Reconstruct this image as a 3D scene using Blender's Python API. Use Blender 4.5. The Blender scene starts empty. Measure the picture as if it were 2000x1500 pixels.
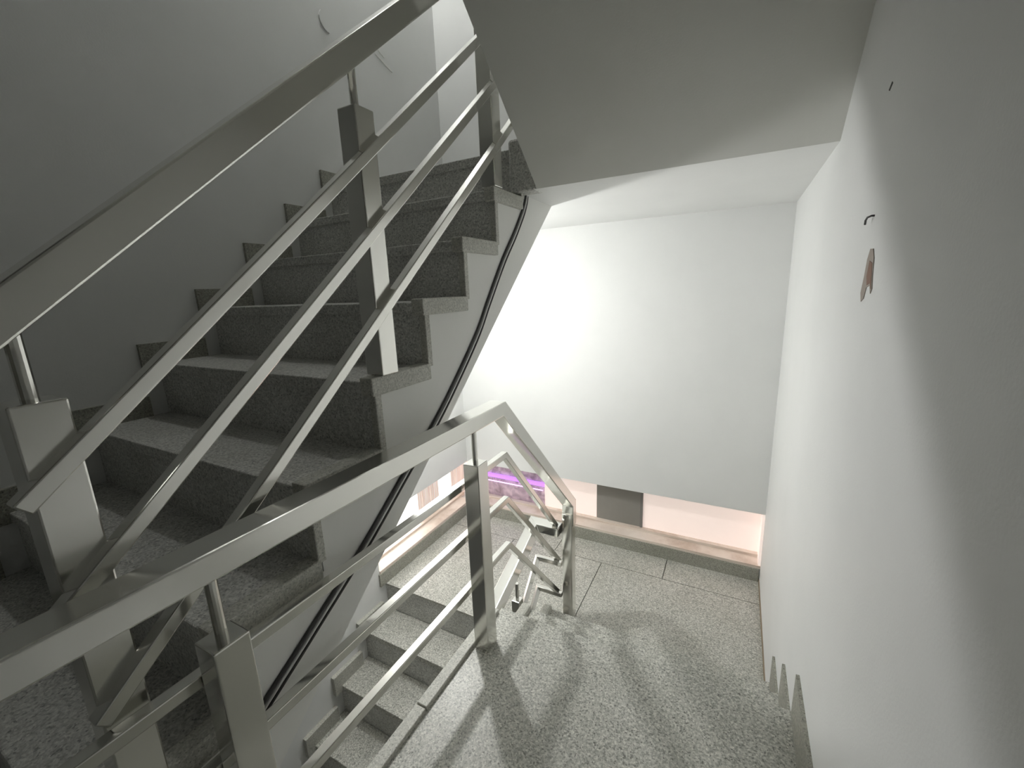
import bpy, bmesh, math, random
from mathutils import Vector, Matrix
random.seed(7)
scene = bpy.context.scene
COL = scene.collection

# ------------------------------------------------------------------ units
# survey units are measured from the eye point; S turns them into metres and the
# floor the photographer stands on is z = 0
S = 1.2
EYE = 1.113
def W(x, y, z): return Vector((x * S, y * S, (z + EYE) * S))

# ------------------------------------------------------------------ camera
yaw, pitch, roll, F = 0.4918, 0.2184, -0.0386, 829.18
fw = Vector((-math.sin(yaw) * math.cos(pitch), math.cos(yaw) * math.cos(pitch), -math.sin(pitch)))
rt = Vector((math.cos(yaw), math.sin(yaw), 0)); up = rt.cross(fw)
r2 = math.cos(roll) * rt + math.sin(roll) * up; u2 = r2.cross(fw)
cam = bpy.data.objects.new('camera', bpy.data.cameras.new('camera')); COL.objects.link(cam)
cam.data.sensor_width = 36; cam.data.lens = F / 2000 * 36; cam.data.clip_start = 0.01; cam.data.clip_end = 50
cam.matrix_world = Matrix.Translation(W(0, 0, 0)) @ Matrix((r2, u2, -fw)).transposed().to_4x4()
scene.camera = cam

# ------------------------------------------------------------------ world, exposure
world = bpy.data.worlds.new('world'); scene.world = world; world.use_nodes = True
bg = world.node_tree.nodes['Background']; bg.inputs[0].default_value = (.8, .85, .9, 1); bg.inputs[1].default_value = .02
scene.view_settings.view_transform = 'Standard'; scene.view_settings.look = 'None'
scene.view_settings.gamma = 1; scene.view_settings.use_curve_mapping = False
scene.view_settings.exposure = 0.0
LAMP_LOW, LAMP_HIGH = 750.0, 470.0       # emission of the two landing lamps

# ------------------------------------------------------------------ materials
def mat(name, base=(.8, .8, .8), rough=.5, metal=0., build=None):
    m = bpy.data.materials.new(name); m.use_nodes = True
    nt = m.node_tree; b = nt.nodes['Principled BSDF']
    b.inputs['Base Color'].default_value = (*base, 1); b.inputs['Roughness'].default_value = rough
    b.inputs['Metallic'].default_value = metal
    if build: build(nt, b)
    return m
def node(nt, t, **kw):
    n = nt.nodes.new(t)
    for k, v in kw.items():
        if k in n.inputs: n.inputs[k].default_value = v
        else: setattr(n, k, v)
    return n
def coords(nt):
    return node(nt, 'ShaderNodeNewGeometry').outputs['Position']
def ramp(nt, src, stops):
    r = node(nt, 'ShaderNodeValToRGB'); e = r.color_ramp.elements
    while len(e) < len(stops): e.new(.5)
    for el, (p, c) in zip(e, stops): el.position = p; el.color = (*c, 1)
    nt.links.new(src, r.inputs[0]); return r.outputs[0]
def bump(nt, b, src, dist=.002, strength=.4):
    n = node(nt, 'ShaderNodeBump'); n.inputs['Distance'].default_value = dist; n.inputs['Strength'].default_value = strength
    nt.links.new(src, n.inputs['Height']); nt.links.new(n.outputs[0], b.inputs['Normal'])
def mixc(nt, fac, a, b):
    n = node(nt, 'ShaderNodeMix', data_type='RGBA', blend_type='MIX')
    if isinstance(fac, float): n.inputs[0].default_value = fac
    else: nt.links.new(fac, n.inputs[0])
    nt.links.new(a, n.inputs[6]); nt.links.new(b, n.inputs[7]); return n.outputs[2]

def granite(dark, mid, light, scale=1.0):
    def f(nt, b):
        c = coords(nt)
        def cells(sc):
            v = node(nt, 'ShaderNodeTexVoronoi', Scale=sc * scale, Randomness=1.); nt.links.new(c, v.inputs['Vector'])
            sep = node(nt, 'ShaderNodeSeparateColor'); nt.links.new(v.outputs['Color'], sep.inputs[0]); return sep.outputs[0]
        n1 = node(nt, 'ShaderNodeTexNoise', Scale=110 * scale, Detail=3., Roughness=.75); nt.links.new(c, n1.inputs['Vector'])
        mid_l = tuple(.5 * (p + q) for p, q in zip(mid, light)); mid_d = tuple(.55 * p + .45 * q for p, q in zip(mid, dark))
        grain = ramp(nt, n1.outputs[0], [(.30, dark), (.43, mid_d), (.52, mid), (.60, mid_l), (.70, light)])
        flake = ramp(nt, cells(210), [(.0, dark), (.18, mid_d), (.5, mid), (.8, mid_l), (1., light)])
        col = mixc(nt, .5, grain, flake)
        speck = ramp(nt, cells(260), [(.0, (.7, .7, .7)), (.03, (.7, .7, .7)), (.035, (0, 0, 0)), (1., (0, 0, 0))])
        dk = node(nt, 'ShaderNodeRGB'); dk.outputs[0].default_value = (*[.6 * q for q in dark], 1)
        col = mixc(nt, speck, col, dk.outputs[0])
        n2 = node(nt, 'ShaderNodeTexNoise', Scale=5., Detail=4.); nt.links.new(c, n2.inputs['Vector'])
        big = ramp(nt, n2.outputs[0], [(.3, (.85, .85, .83)), (.7, (1., 1., 1.))])
        mx = node(nt, 'ShaderNodeMix', data_type='RGBA', blend_type='MULTIPLY'); mx.inputs[0].default_value = 1.
        nt.links.new(col, mx.inputs[6]); nt.links.new(big, mx.inputs[7])
        nt.links.new(mx.outputs[2], b.inputs['Base Color'])
        bump(nt, b, n1.outputs[0], .0010, .2)
    return f
def plaster(c1, c2):
    def f(nt, b):
        c = coords(nt)
        n1 = node(nt, 'ShaderNodeTexNoise', Scale=1.6, Detail=5., Roughness=.6); nt.links.new(c, n1.inputs['Vector'])
        nt.links.new(ramp(nt, n1.outputs[0], [(.3, c1), (.7, c2)]), b.inputs['Base Color'])
        n2 = node(nt, 'ShaderNodeTexNoise', Scale=180., Detail=3.); nt.links.new(c, n2.inputs['Vector'])
        bump(nt, b, n2.outputs[0], .0012, .25)
    return f
def steel(nt, b):
    c = coords(nt)
    n1 = node(nt, 'ShaderNodeTexNoise', Scale=9., Detail=4.); nt.links.new(c, n1.inputs['Vector'])
    r = node(nt, 'ShaderNodeMapRange'); r.inputs[3].default_value = .10; r.inputs[4].default_value = .26
    nt.links.new(n1.outputs[0], r.inputs[0]); nt.links.new(r.outputs[0], b.inputs['Roughness'])
def wood(nt, b):
    c = coords(nt)
    mp = node(nt, 'ShaderNodeMapping'); mp.inputs['Scale'].default_value = (1.2, 1.2, 60); nt.links.new(c, mp.inputs[0])
    n1 = node(nt, 'ShaderNodeTexNoise', Scale=2.2, Detail=6., Roughness=.65); nt.links.new(mp.outputs[0], n1.inputs['Vector'])
    nt.links.new(ramp(nt, n1.outputs[0], [(.3, (.50, .38, .30)), (.5, (.78, .68, .60)), (.72, (.88, .80, .72))]), b.inputs['Base Color'])
def slatwood(nt, b):
    c = coords(nt)
    mp = node(nt, 'ShaderNodeMapping'); mp.inputs['Scale'].default_value = (60, 60, 1.5); nt.links.new(c, mp.inputs[0])
    n1 = node(nt, 'ShaderNodeTexNoise', Scale=2., Detail=5.); nt.links.new(mp.outputs[0], n1.inputs['Vector'])
    col = ramp(nt, n1.outputs[0], [(.3, (.55, .42, .36)), (.7, (.9, .8, .74))])
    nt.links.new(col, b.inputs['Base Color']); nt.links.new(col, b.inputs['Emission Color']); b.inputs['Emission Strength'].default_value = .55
def emit(name, color, strength, base=(.8, .8, .8)):
    def f(nt, b):
        b.inputs['Emission Color'].default_value = (*color, 1); b.inputs['Emission Strength'].default_value = strength
    return mat(name, base, .5, 0, f)

M_WALL = mat('wall_paint', rough=.62, build=plaster((.775, .785, .772), (.825, .832, .82)))
M_SOFF = mat('soffit_paint', rough=.7, build=plaster((.76, .765, .72), (.80, .805, .77)))
M_STRING = mat('stringer_paint', rough=.6, build=plaster((.80, .805, .77), (.85, .85, .82)))
M_GRAN = mat('floor_granite', rough=.38, build=granite((.14, .14, .12), (.52, .52, .475), (.92, .91, .84)))
M_STEP = mat('step_granite', rough=.42, build=granite((.25, .25, .24), (.62, .62, .595), (.92, .915, .87)))
M_SKIRT = mat('skirting_granite', rough=.5, build=granite((.16, .16, .14), (.36, .36, .31), (.55, .54, .47), 1.2))
M_CAP = mat('cap_granite', rough=.5, build=granite((.3, .3, .27), (.55, .55, .5), (.75, .74, .68), 1.3))
M_STEEL = mat('stainless_steel', (.74, .735, .70), .16, 1., steel)
M_CABLE = mat('cable_sheath', (.055, .055, .055), .45)
M_WOOD = mat('sill_wood', rough=.5, build=wood)
M_JOINT = mat('joint_grout', (.14, .135, .12), .9)

# ------------------------------------------------------------------ mesh helpers (survey units)
def link(name, bm, m, parent=None, base=None, bev=0, smooth=False):
    me = bpy.data.meshes.new(name)
    off = W(*base) if base is not None else (parent['_b'] if False else None)
    o = bpy.data.objects.new(name, me); COL.objects.link(o)
    origin = Vector((0, 0, 0))
    if parent is not None:
        o.parent = parent; origin = BASE[parent.name]
    elif base is not None:
        origin = W(*base); o.location = origin
    BASE[o.name] = origin
    for v in bm.verts: v.co = W(*v.co) - origin
    bmesh.ops.recalc_face_normals(bm, faces=bm.faces)
    bm.to_mesh(me); bm.free(); me.materials.append(m)
    if smooth:
        for p in me.polygons: p.use_smooth = True
    if bev:
        md = o.modifiers.new('edge', 'BEVEL'); md.width = bev; md.segments = 2; md.limit_method = 'ANGLE'; md.angle_limit = .6
    return o
BASE = {}
def thing(name, base, label, cat, group=None):
    o = bpy.data.objects.new(name, None); COL.objects.link(o); o.location = W(*base); BASE[o.name] = W(*base)
    o.empty_display_size = .1; o['label'] = label; o['category'] = cat
    if group: o['group'] = group
    return o
def tag(o, label, cat, group=None):
    o['label'] = label; o['category'] = cat
    if group: o['group'] = group
    return o
def struct(o, label=None, cat=None):
    o['kind'] = 'structure'
    if label: o['label'] = label
    if cat: o['category'] = cat
    return o
def box(bm, x0, x1, y0, y1, z0, z1):
    v = [bm.verts.new((x, y, z)) for x in (x0, x1) for y in (y0, y1) for z in (z0, z1)]
    for f in ((0, 1, 3, 2), (4, 6, 7, 5), (0, 4, 5, 1), (2, 3, 7, 6), (0, 2, 6, 4), (1, 5, 7, 3)): bm.faces.new([v[i] for i in f])
    return v
def B(*a): bm = bmesh.new(); box(bm, *a); return bm
def prism_x(bm, pts, x0, x1):
    a = [bm.verts.new((x0, y, z)) for y, z in pts]; b = [bm.verts.new((x1, y, z)) for y, z in pts]
    bm.faces.new(a); bm.faces.new(b[::-1])
    for i in range(len(pts)):
        j = (i + 1) % len(pts); bm.faces.new((a[i], b[i], b[j], a[j]))
def PX(pts, x0, x1): bm = bmesh.new(); prism_x(bm, pts, x0, x1); return bm
def sweep(bm, path, a, b, ref=(1, 0, 0)):
    """mitred rectangular bar; a = size along ref, b = size across"""
    P = [Vector(p) for p in path]; n = len(P)
    d = [(P[i + 1] - P[i]).normalized() for i in range(n - 1)]
    r = Vector(ref); r = (r - d[0] * r.dot(d[0])).normalized(); s = d[0].cross(r)
    ring = [P[0] + r * (a / 2 * i) + s * (b / 2 * j) for i, j in ((-1, -1), (1, -1), (1, 1), (-1, 1))]
    rings = [[bm.verts.new(q) for q in ring]]
    for i in range(n - 1):
        nn = (d[i] + d[i + 1]).normalized() if i < n - 2 else d[i]
        ring = [q + d[i] * ((P[i + 1] - q).dot(nn) / d[i].dot(nn)) for q in ring]
        rings.append([bm.verts.new(q) for q in ring])
    for k in range(n - 1):
        for i in range(4):
            j = (i + 1) % 4; bm.faces.new((rings[k][i], rings[k][j], rings[k + 1][j], rings[k + 1][i]))
    bm.faces.new(rings[0][::-1]); bm.faces.new(rings[-1])
def SW(path, a, b, ref=(1, 0, 0)): bm = bmesh.new(); sweep(bm, path, a, b, ref); return bm
def tube(bm, path, r, seg=10):
    P = [Vector(p) for p in path]; rings = []
    for i, p in enumerate(P):
        t = (P[min(i + 1, len(P) - 1)] - P[max(i - 1, 0)]).normalized()
        a = Vector((1, 0, 0)) if abs(t.x) < .9 else Vector((0, 1, 0))
        u = t.cross(a).normalized(); v = t.cross(u)
        rings.append([bm.verts.new(p + (u * math.cos(k * 2 * math.pi / seg) + v * math.sin(k * 2 * math.pi / seg)) * r) for k in range(seg)])
    for i in range(len(P) - 1):
        for k in range(seg):
            j = (k + 1) % seg; bm.faces.new((rings[i][k], rings[i][j], rings[i + 1][j], rings[i + 1][k]))
    bm.faces.new(rings[0][::-1]); bm.faces.new(rings[-1])
def TB(path, r, seg=10): bm = bmesh.new(); tube(bm, path, r, seg); return bm

# ------------------------------------------------------------------ survey
H = .17
T, Y0, Z0 = .1983, 1.4779, .4876                # flight going up: going, landing nosing
XL, XR, YF, YFU = -1.7027, .2001, 2.4289, 2.372 # walls
XS = -.7224                                      # open side of the flight going up
ZF, ZL = -1.113, -1.6231                         # near floor, lower landing
ZU = .3396                                       # underside of the upper landing
SL = H / T
STOREY = Z0 - ZL
YD, TD = 1.115, .2175                            # short flight going down beside the right wall
XE = -.700                                       # open edge of the near floor
YM, TM = 1.5398, .1878                           # flight going down from the lower landing
ZTOP, ZBOT, YB = 3.2, -2.95, -1.5
WT, WB = -1.2236, -1.5463                        # low window strip: head, sill
XU = -.652                                       # open side of the flight overhead

# ------------------------------------------------------------------ walls
def nosing(k): return Y0 - k * T, Z0 - k * H

bm = bmesh.new()
box(bm, XL - .2, XL, YB, YF + .3, ZBOT, WB)
box(bm, XL - .2, XL, YB, 1.50, WB, WT)
box(bm, XL - .2, XL, YB, YF + .3, WT, ZTOP)
wl = struct(link('wall_left', bm, M_WALL))
wr = struct(link('wall_right', B(XR, XR + .15, YB, YF + .3, ZBOT, ZTOP), M_WALL))
bm = bmesh.new()
box(bm, XL, XR, YF, YF + .2, ZBOT, WB)
box(bm, XL, XR, YF, YF + .2, WT, ZU + .001)
box(bm, XL, XR, YFU, YF + .2, ZU + .001, ZTOP)
wf = struct(link('wall_far', bm, M_WALL))
struct(link('wall_back', B(XL, XR, YB - .15, YB, ZBOT, ZTOP), M_WALL))

# ------------------------------------------------------------------ overhead
bm = bmesh.new()
yk = 1.4557 - (.85 - ZU) / SL
prism_x(bm, [(YB, .85), (yk, .85), (1.4557, ZU), (1.4557, Z0), (1.4557, Z0 + .17)] + [p for k in range(1, 4) for p in ((1.4557 - .2 * k, Z0 + .17 * k), (1.4557 - .2 * k, Z0 + .17 * (k + 1)))][:-1] + [(YB, Z0 + .51)], XU, XR)
struct(link('ceiling', bm, M_SOFF))
# upper half landing
struct(link('floor_upper_landing', (lambda bm: (box(bm, XL, XS, Y0 + .02, YFU, ZU, Z0 - .03), box(bm, XS, XR, 1.4557, YFU, ZU, Z0 - .03), bm)[2])(bmesh.new()), M_WALL))
ul = struct(link('floor_upper_paving', B(XL, XR, 1.53, YFU, Z0 - .03, Z0), M_STEP))
# next storey's flight and landing above the left flight (only shade comes from them)
c_up = Z0 - .4132 - SL * Y0 + STOREY
bm = bmesh.new()
y9 = (ZU + STOREY - c_up) / SL
prism_x(bm, [(.0, c_up), (y9, ZU + STOREY), (YFU, ZU + STOREY), (YFU, ZU + STOREY + .15), (1.46, ZU + STOREY + .15), (.0, c_up + .42)], XL, XS)
prism_x(bm, [(1.4557, ZU + STOREY), (YFU, ZU + STOREY), (YFU, ZU + STOREY + .15), (1.4557, ZU + STOREY + .15)], XS, XR)
struct(link('ceiling_next_landing', bm, M_SOFF))
struct(link('ceiling_top', B(XL, XR, YB, YF, ZTOP, ZTOP + .1), M_SOFF))

# ------------------------------------------------------------------ near floor and lower landing
fl = struct(link('floor', B(XE - .005, XR, YB, YD - .012, ZF - .12, ZF), M_GRAN))
for ya, yb_ in ((-.30, .118), (.121, .698), (.702, YD - .012)):
    link('edge_cap', B(XE - .012, XE + .022, ya, yb_, ZF - .03, ZF + .014), M_CAP, fl, bev=.003)
link('floor_lead_in', B(XL, XE - .005, YB, -.33, ZF - .12, ZF), M_GRAN, fl)
lo = struct(link('floor_lower_landing', B(XL, XR, YM + .012, YF, ZL - .13, ZL - .006), M_JOINT))
g = .0022
xs_a = [XL, -1.22, -.628, XR]; xs_b = [XL, -.93, -.28, XR]
for i in range(3):
    link('tile', B(xs_a[i] + g, xs_a[i + 1] - g, YM - .010, 2.225 - g, ZL - .012, ZL), M_GRAN, lo)
    link('tile', B(xs_b[i] + g, xs_b[i + 1] - g, 2.225 + g, YF, ZL - .012, ZL), M_GRAN, lo)
struct(link('floor_below', B(XL, XR, YB, YM, ZBOT, ZBOT + .1), M_GRAN))

# ------------------------------------------------------------------ flight going up (left)
NU = 10
c_low = Z0 - .4132 - SL * Y0
up_f = thing('stair_flight', (-1.2, nosing(6)[0], ZF), 'grey granite stair flight climbing along the left wall to the upper landing', 'stairs')
prof = [(YFU, ZU)]
ytop = (ZU - c_low) / SL
pts = [(1.4557 + .03, ZU), (ytop, ZU)]
yb = nosing(NU - 1)[0]
pts = [(ytop, ZU + .0), (yb, c_low + SL * yb)]
for k in range(NU - 1, 0, -1):
    y, z = nosing(k); yn = nosing(k - 1)[0]
    pts += [(y + .016, z - H - .0), (y + .016, z - .03)] if k == NU - 1 else [(y + .016, z - .03)]
    pts += [(yn + .016, z - .03)]
pts += [(Y0 + .016, Z0 - .03), (ytop, Z0 - .03)]
link('stringer_body', PX(pts, XL, XS - .012), M_STRING, up_f)
for k in range(0, NU):
    y, z = nosing(k)
    yn = nosing(k - 1)[0] if k else Y0 + .05
    link('tread', B(XL, XS - .035, y - .008, yn + .014, z - .03, z), M_STEP, up_f, bev=.004)
    if k < NU - 1:
        link('riser', B(XL, XS - .02, y + .002, y + .016, z - H, z - .03), M_STEP, up_f)
        link('riser_end', B(XS - .02, XS + .001, y - .002, y + .018, z - H, z - .03), M_CAP, up_f, bev=.003)
    if k: link('edge_cap', B(XS - .035, XS + .004, y - .010, yn + .004, z - .034, z + .009), M_CAP, up_f, bev=.004)
    else: link('edge_cap', B(XS - .035, XU - .001, y - .030, yn, z - H + .02, z + .024), M_STEP, up_f, bev=.012)
# stepped skirting tiles on the left wall
for k in range(0, NU):
    y, z = nosing(k); yn = nosing(k - 1)[0] if k else YFU
    link('skirting_tile', B(XL, XL + .012, y - .047, yn - .047, z - .03, z + .066), M_SKIRT, up_f)
bs = struct(link('baseboard_far', B(XL + .012, XR, YFU - .012, YFU, Z0, Z0 + .075), M_STEP))

# ------------------------------------------------------------------ short flight going down (right)
dn = thing('stair_flight', (-.25, YD, ZL), 'short speckled stair flight dropping beside the right wall to the window landing', 'stairs')
link('stringer_body', PX([(YD + .006, ZF - .03), (YD + .006, ZF - H - .03), (YD + TD + .006, ZF - H - .03), (YD + TD + .006, ZF - 2 * H - .03), (YD + 2 * TD + .006, ZF - 2 * H - .03), (YD + 2 * TD + .006, ZL - .13), (YD - .35, ZF - .30), (YD - .35, ZF - .12), (YD - .012, ZF - .12)][::-1], XE + .005, XR), M_STRING, dn)
for k in range(3):
    y, z = YD + k * TD, ZF - k * H
    if k == 0: link('tread', B(XE + .02, XR, y - .012, y + .012, z - .03, z), M_GRAN, dn)
    else: link('tread', B(XE + .02, XR, y - TD + .006, y + .012, z - .03, z), M_GRAN, dn)
    link('riser', B(XE + .02, XR, y - .006, y + .006, z - H, z - .03), M_GRAN, dn)
    if k:
        link('edge_cap', B(XE - .012, XE + .03, y - TD + .006, y + .016, z - .034, z + .022), M_CAP, dn, bev=.012)
for k in range(-6, 3):
    if k > 0 or k == 0:
        y1 = YD + k * TD; z = ZF - k * H
        y0 = y1 - TD if k else -1.4
        link('skirting_tile', B(XR - .008, XR, y0 + .001, y1, z - .03, z + .128), M_SKIRT, dn)
struct(link('baseboard_right', B(XR - .004, XR, YD + 2 * TD + .002, YF - .014, ZL, ZL + .018), mat('dirty_grout', (.30, .24, .17), .9)))

# ------------------------------------------------------------------ flight going down under the left flight
ml = thing('stair_flight', (-1.2, YM, ZL), 'grey stair flight descending from the window landing beneath the left flight', 'stairs')
NM = 7
pts = [(YM + .012, ZL - .40), (YM + .012, ZL - .03)]
for k in range(NM):
    y, z = YM - k * TM, ZL - k * H
    pts += [(y + .01, z - .03), (y + .01, z - H - .03)]
yl, zl_ = YM - (NM - 1) * TM, ZL - NM * H - .03
pts += [(yl - TM, zl_), (yl - TM, zl_ - .06)]
bm = PX(pts, XL, XS - .02); link('stringer_body', bm, M_STRING, ml)
for k in range(NM):
    y, z = YM - k * TM, ZL - k * H
    yn = YM - (k - 1) * TM if k else YM + .005
    if k: link('tread', B(XL, XS, y - .01, yn - .001, z - .03, z), M_GRAN, ml, bev=.003)
    link('riser', B(XL, XS, y, y + .01, z - H - .005, z - (.03 if k else .012)), M_STEP, ml)
    if k:
        link('skirting_tile', B(XL, XL + .022, y - .05, yn - .05, z - .03, z + .078), M_CAP, ml)
# landing skirting
struct(link('baseboard_left', B(XL, XL + .012, YM - .05, YF, ZL, WB), M_SKIRT))
struct(link('baseboard_landing', B(XL + .012, XR - .006, YF - .012, YF, ZL, WB), M_SKIRT))

# ------------------------------------------------------------------ railings
def post(parent, x, y, z0, z1, ztop, a=.052):
    p = link('post', B(x - a / 2, x + a / 2, y - a / 2, y + a / 2, z0, z1), M_STEEL, parent, bev=.003)
    link('pin', TB([(x, y, z1), (x, y, ztop)], .0085, 14), M_STEEL, p, smooth=False)
    return p
# upper railing
ur = thing('stair_railing', (-.745, .16, nosing(7)[1]), 'stainless steel railing with three slanted bars climbing the left flight', 'railing')
def line_c(off, x): return (Z0 + off - SL * Y0) * x / XS      # height where the bar's line meets y = 0
xh = -.742
ch = line_c(.6065, xh + .026) + .023 / math.cos(math.atan(SL))
link('handrail', SW([(xh, -.55, ch - .55 * SL), (xh, 1.42, ch + 1.42 * SL), (xh + .075, 1.42, ch + 1.42 * SL)], .052, .046), M_STEEL, ur, bev=.004)
for off in (.4428, .2894, .1137):
    xb = -.708; c = line_c(off, xb)
    ye = {.4428: .125, .2894: .13, .1137: .135}[off]
    link('bar', SW([(xb, ye, c + ye * SL), (xb, 1.395, c + 1.395 * SL), (xb + .045, 1.395, c + 1.395 * SL)], .024, .021), M_STEEL, ur, bev=.0025)
for y, k in ((.165, 7), (.735, 4), (1.30, 1)):
    zt = ch + y * SL
    post(ur, xh, y, nosing(k)[1] + .009, zt - .108, zt - .02)
# near railing, level then dropping with the short flight
nr = thing('stair_railing', (-.655, .6, ZF), 'stainless steel railing along the near floor edge bending down the short flight', 'railing')
xh2 = -.648
hz = -.380 + .021
e0 = (xh2, 1.105, hz)
link('handrail', SW([(xh2, -.6, hz), e0, (xh2, 1.735, -.99), (xh2, 1.735, -1.10)], .056, .044), M_STEEL, nr, bev=.004)
xb = -.690
for z in (-.560, -.729, -.910):
    k = xb / -.6981
    ysl = {-.560: -1.13, -.729: -1.12, -.910: -1.10}[z]
    yc = 1.209
    link('bar', SW([(xb, -.6, z), (xb, yc, z), (xb, 1.70, z + (1.70 - yc) * -1.147)], .022, .021), M_STEEL, nr, bev=.0025)
post(nr, xh2, .265, ZF, -.488, -.37)
post(nr, xh2, .965, ZF, -.485, -.37)
post(nr, xh2 - .002, 1.73, ZL, -1.04, -.96, .05)
# lower railing
lr = thing('stair_railing', (-.79, 1.4, ZL - H), 'stainless steel railing turning from the landing post down the lowest flight', 'railing')
def low(x, y, z): return [(-.665, 1.662, z), (x, 1.662, z), (x, 1.662 - .52, z - .52 * .39)]
link('handrail', SW(low(-.795, 0, -1.10), .042, .062, (0, 0, 1)), M_STEEL, lr, bev=.004)
for z in (-1.275, -1.442, -1.60):
    link('bar', SW([(-.66, 1.66, z), (-.785, 1.66, z), (-.785, 1.0, z - .66 * H / TM)], .021, .021, (0, 0, 1)), M_STEEL, lr, bev=.0025)
post(lr, -.795, 1.455, ZL - H, -1.36, -1.28, .04)

# ------------------------------------------------------------------ low windows of the landing
RD = .11                                                     # depth of the reveal
w1 = struct(link('window_1', B(XL - .2, XR, YF + .15, YF + .16, WB - .02, WT + .05), mat('frame_back', (.25, .22, .22), .8)))
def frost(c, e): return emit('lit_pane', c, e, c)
link('sill', B(XL + .0, XR, YF - .006, YF + RD, WB, WB + .016), M_WOOD, w1)
link('sill_rail', B(XL + .0, XR - .004, YF + RD - .03, YF + RD + .004, WB + .016, WB + .032), M_WOOD, w1)
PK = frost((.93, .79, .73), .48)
yp = YF + RD
link('pane', B(-1.13, -.754, yp, yp + .008, WB + .01, WT + .03), PK, w1)
link('dark_panel', B(-.750, -.468, yp - .004, yp + .008, WB + .01, WT + .03), mat('slate_board', rough=.6, build=plaster((.24, .23, .21), (.33, .315, .29))), w1)
link('mullion', B(-.468, -.452, yp - .012, yp + .008, WB + .01, WT + .03), mat('dark_trim', (.22, .21, .2), .4), w1)
link('pane', B(-.452, XR - .012, yp, yp + .008, WB + .01, WT + .03), PK, w1)
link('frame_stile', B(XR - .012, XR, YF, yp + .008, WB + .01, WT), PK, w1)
glass = mat('clear_glass', (1, 1, 1), .05)
gb = glass.node_tree.nodes['Principled BSDF']; gb.inputs['Transmission Weight'].default_value = 1; gb.inputs['IOR'].default_value = 1.08
link('pane', B(XL + .03, -1.13, yp - .004, yp, WB + .01, WT + .03), glass, w1)
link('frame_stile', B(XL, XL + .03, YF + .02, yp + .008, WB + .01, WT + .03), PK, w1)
def murk(nt, b):
    c = coords(nt)
    n1 = node(nt, 'ShaderNodeTexNoise', Scale=14., Detail=4., Distortion=.8); nt.links.new(c, n1.inputs['Vector'])
    col = ramp(nt, n1.outputs[0], [(.3, (.30, .21, .24)), (.5, (.52, .40, .45)), (.7, (.72, .58, .62))])
    nt.links.new(col, b.inputs['Base Color']); nt.links.new(col, b.inputs['Emission Color']); b.inputs['Emission Strength'].default_value = .30
link('display_back', B(XL, -1.13, yp + .03, yp + .036, WB - .02, WT + .05), mat('display_print', rough=.5, build=murk), w1)
nt_ = thing('neon_tube', (-1.36, yp + .018, -1.30), 'violet neon tube glowing behind the low far window', 'lamp')
link('tube', TB([(-1.62, yp + .016, -1.362), (-1.13, yp + .016, -1.362)], .0150, 12), emit('violet_glow', (.56, .24, .98), 1.2, (.4, .2, .7)), nt_)
link('tube_highlight', TB([(-1.60, yp + .010, -1.405), (-1.15, yp + .010, -1.405)], .0045, 8), emit('violet_core', (.85, .55, 1.), 1.3, (.8, .6, .9)), nt_)
link('end_cap', B(-1.632, -1.618, yp + .002, yp + .03, -1.38, -1.345), M_CABLE, nt_)

xp = XL - RD
w2 = struct(link('window_2', B(XL - .17, XL - .16, 1.48, YF + .16, WB - .02, WT + .05), mat('frame_back_2', (.25, .22, .22), .8)))
link('sill', B(XL - RD, XL + .006, 1.50, YF, WB, WB + .016), M_WOOD, w2)
link('sill_rail', B(xp - .004, xp + .03, 1.50, YF + .05, WB + .016, WB + .032), M_WOOD, w2)
HOT = frost((1., .97, .95), 2.6); WHT = frost((1., .97, .94), 1.05)
M_SLAT = mat('slat_wood', rough=.5, build=slatwood)
link('pane', B(xp - .008, xp, 1.50, 1.985, WB + .01, WT + .03), HOT, w2)
n = 5
for i in range(n):
    a = 1.985 + i * .045
    link('slat', B(xp - .008, xp + .004 * (i % 2), a + .002, a + .045, WB + .01, WT + .03), M_SLAT, w2)
link('pane', B(xp - .008, xp, 2.212, 2.36, WB + .01, WT + .03), WHT, w2)
for i in range(4):
    a = 2.362 + i * .045
    link('slat', B(xp - .008, xp + .004 * (i % 2), a + .002, a + .045, WB + .01, WT + .03), M_SLAT, w2)
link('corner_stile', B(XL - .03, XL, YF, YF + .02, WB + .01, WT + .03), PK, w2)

# ------------------------------------------------------------------ globe lamps hanging from the soffits
def globe(bm, c, r, nu=24, nv=12):
    rows = []
    for j in range(1, nv):
        t = math.pi * j / nv
        rows.append([bm.verts.new((c[0] + r * math.sin(t) * math.cos(2 * math.pi * i / nu), c[1] + r * math.sin(t) * math.sin(2 * math.pi * i / nu), c[2] + r * math.cos(t))) for i in range(nu)])
    top = bm.verts.new((c[0], c[1], c[2] + r)); bot = bm.verts.new((c[0], c[1], c[2] - r))
    for i in range(nu):
        k = (i + 1) % nu
        bm.faces.new((top, rows[0][i], rows[0][k])); bm.faces.new((bot, rows[-1][k], rows[-1][i]))
        for j in range(nv - 2): bm.faces.new((rows[j][i], rows[j + 1][i], rows[j + 1][k], rows[j][k]))
def pendant(LX, LY, z, dz, strength, label):
    zt = c_low + SL * LY + dz
    t = thing('pendant_lamp', (LX, LY, z), label, 'lamp')
    bm = bmesh.new(); globe(bm, (LX, LY, z), .028)
    link('bulb', bm, emit('lamp_bulb', (1., 1., .985), strength, (.9, .9, .88)), t, smooth=True)
    link('socket', TB([(LX, LY, z + .027), (LX, LY, z + .075)], .016, 16), mat('lamp_socket', (.75, .75, .73), .4), t)
    link('cord', TB([(LX, LY, z + .075), (LX, LY, zt + .004)], .005, 8), M_CABLE, t)
pendant(-1.20, 1.502, -.137, 0., LAMP_LOW, 'white bulb hanging under the left flight above the window landing')
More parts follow.
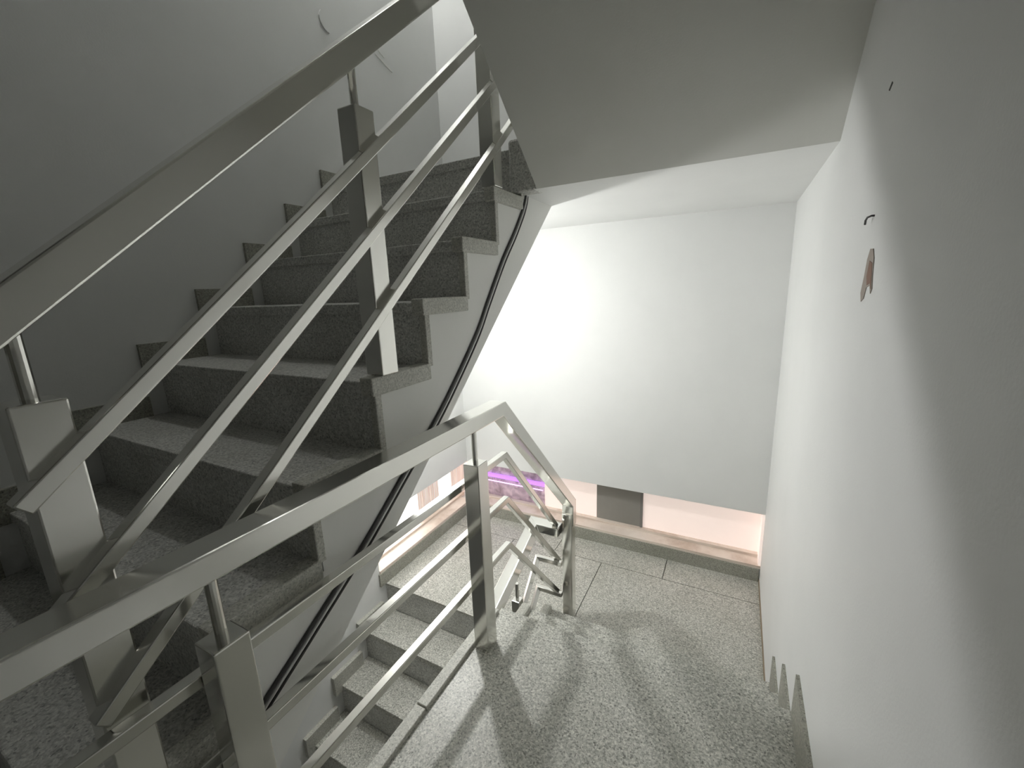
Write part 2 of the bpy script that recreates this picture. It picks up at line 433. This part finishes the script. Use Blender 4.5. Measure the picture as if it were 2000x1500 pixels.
pendant(-1.61, 1.60, 2.13, STOREY, LAMP_HIGH, 'white bulb hanging above the upper landing')

# ------------------------------------------------------------------ sagging pale cable, with dark tubes painting its shadow lines, along the side of the left flight
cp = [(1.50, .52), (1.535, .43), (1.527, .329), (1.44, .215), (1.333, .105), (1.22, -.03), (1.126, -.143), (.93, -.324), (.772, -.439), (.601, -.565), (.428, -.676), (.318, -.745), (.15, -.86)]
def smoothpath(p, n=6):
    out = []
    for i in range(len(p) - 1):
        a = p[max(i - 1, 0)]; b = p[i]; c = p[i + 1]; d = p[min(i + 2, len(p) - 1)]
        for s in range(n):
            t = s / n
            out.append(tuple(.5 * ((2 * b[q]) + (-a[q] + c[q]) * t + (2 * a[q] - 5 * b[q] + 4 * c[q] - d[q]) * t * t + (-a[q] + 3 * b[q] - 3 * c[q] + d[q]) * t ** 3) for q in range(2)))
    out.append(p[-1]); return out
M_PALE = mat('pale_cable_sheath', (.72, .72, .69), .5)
for o, m, lab in ((0., M_CABLE, 'thin dark painted shadow line nearest the steps on the side of the left flight'), (-.0105, M_PALE, 'thin pale cable between two painted shadow lines on the side of the left flight'), (-.0205, M_CABLE, 'thin dark painted shadow line nearest the lower edge of the left flight side')):
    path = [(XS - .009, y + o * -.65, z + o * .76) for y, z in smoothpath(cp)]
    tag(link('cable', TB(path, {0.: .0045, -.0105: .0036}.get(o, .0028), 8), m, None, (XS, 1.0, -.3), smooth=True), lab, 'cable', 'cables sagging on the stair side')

# ------------------------------------------------------------------ marks on the walls
def blob(cx, pts, x0, x1): return PX([(cx[0] + a, cx[1] + b) for a, b in pts], x0, x1)
hk = [(1.035, .098), (1.024, .105), (1.012, .103), (1.006, .098), (1.0, .103)]
tag(link('wall_hook', TB([(XR + .006, 1.0, .103), (XR - .004, 1.003, .1035), (XR - .008, 1.010, .102), (XR - .009, 1.016, .098), (XR - .0085, 1.020, .091)], .0018, 8), M_CABLE, None, (XR, 1.0, .1), smooth=True), 'small dark bent hook in the right wall above the chipped plaster', 'hook')
M_CHIP = mat('bare_plaster', rough=.9, build=plaster((.30, .24, .20), (.50, .46, .41)))
M_BRICK = mat('bare_brick', rough=.9, build=plaster((.23, .13, .09), (.33, .22, .17)))
link('plaster_chip', PX([(.994, .047), (1.006, .03), (1.012, .0), (1.022, -.03), (1.012, -.046), (.996, -.04), (.986, -.02), (.965, -.016), (.955, -.030), (.948, -.022), (.956, .0), (.962, .03), (.975, .046)], XR - .0012, XR + .002), M_CHIP, wr)
link('brick_spot', PX([(.985, .026), (.992, .0), (.982, -.016), (.962, -.012), (.953, -.022), (.960, .004), (.966, .022)], XR - .0018, XR + .002), M_BRICK, wr)
link('scuff', PX([(1.021, .306), (1.006, .314), (1.001, .310), (1.015, .303)], XR - .0008, XR + .002), mat('scuff_mark', (.09, .09, .085), .9), wr)
def crescent(c, s, rot):
    P = []
    for i in range(9):
        a = -1.2 + 2.4 * i / 8; P.append((math.cos(a), math.sin(a)))
    for i in range(9):
        a = 1.2 - 2.4 * i / 8; P.append((math.cos(a) * .75 + .12, math.sin(a) * .95))
    cr, sr = math.cos(rot), math.sin(rot)
    return [(c[0] + s * (x * cr - y * sr), c[1] + s * (x * sr + y * cr)) for x, y in P]
link('paint_blister', PX(crescent((1.575, 1.19), .045, 3.6), XL - .002, XL + .006), M_WALL, wl)
link('paint_blister', PX(crescent((1.80, 1.25), .022, 1.0), XL - .002, XL + .005), M_WALL, wl)
link('paint_scratch', PX([(1.86, 1.185), (1.97, 1.150), (1.975, 1.140), (1.955, 1.143), (1.86, 1.178)], XL - .002, XL + .003), M_STRING, wl)
link('paint_scratch', PX([(1.86, 1.215), (1.93, 1.190), (1.92, 1.186)], XL - .002, XL + .003), M_STRING, wl)
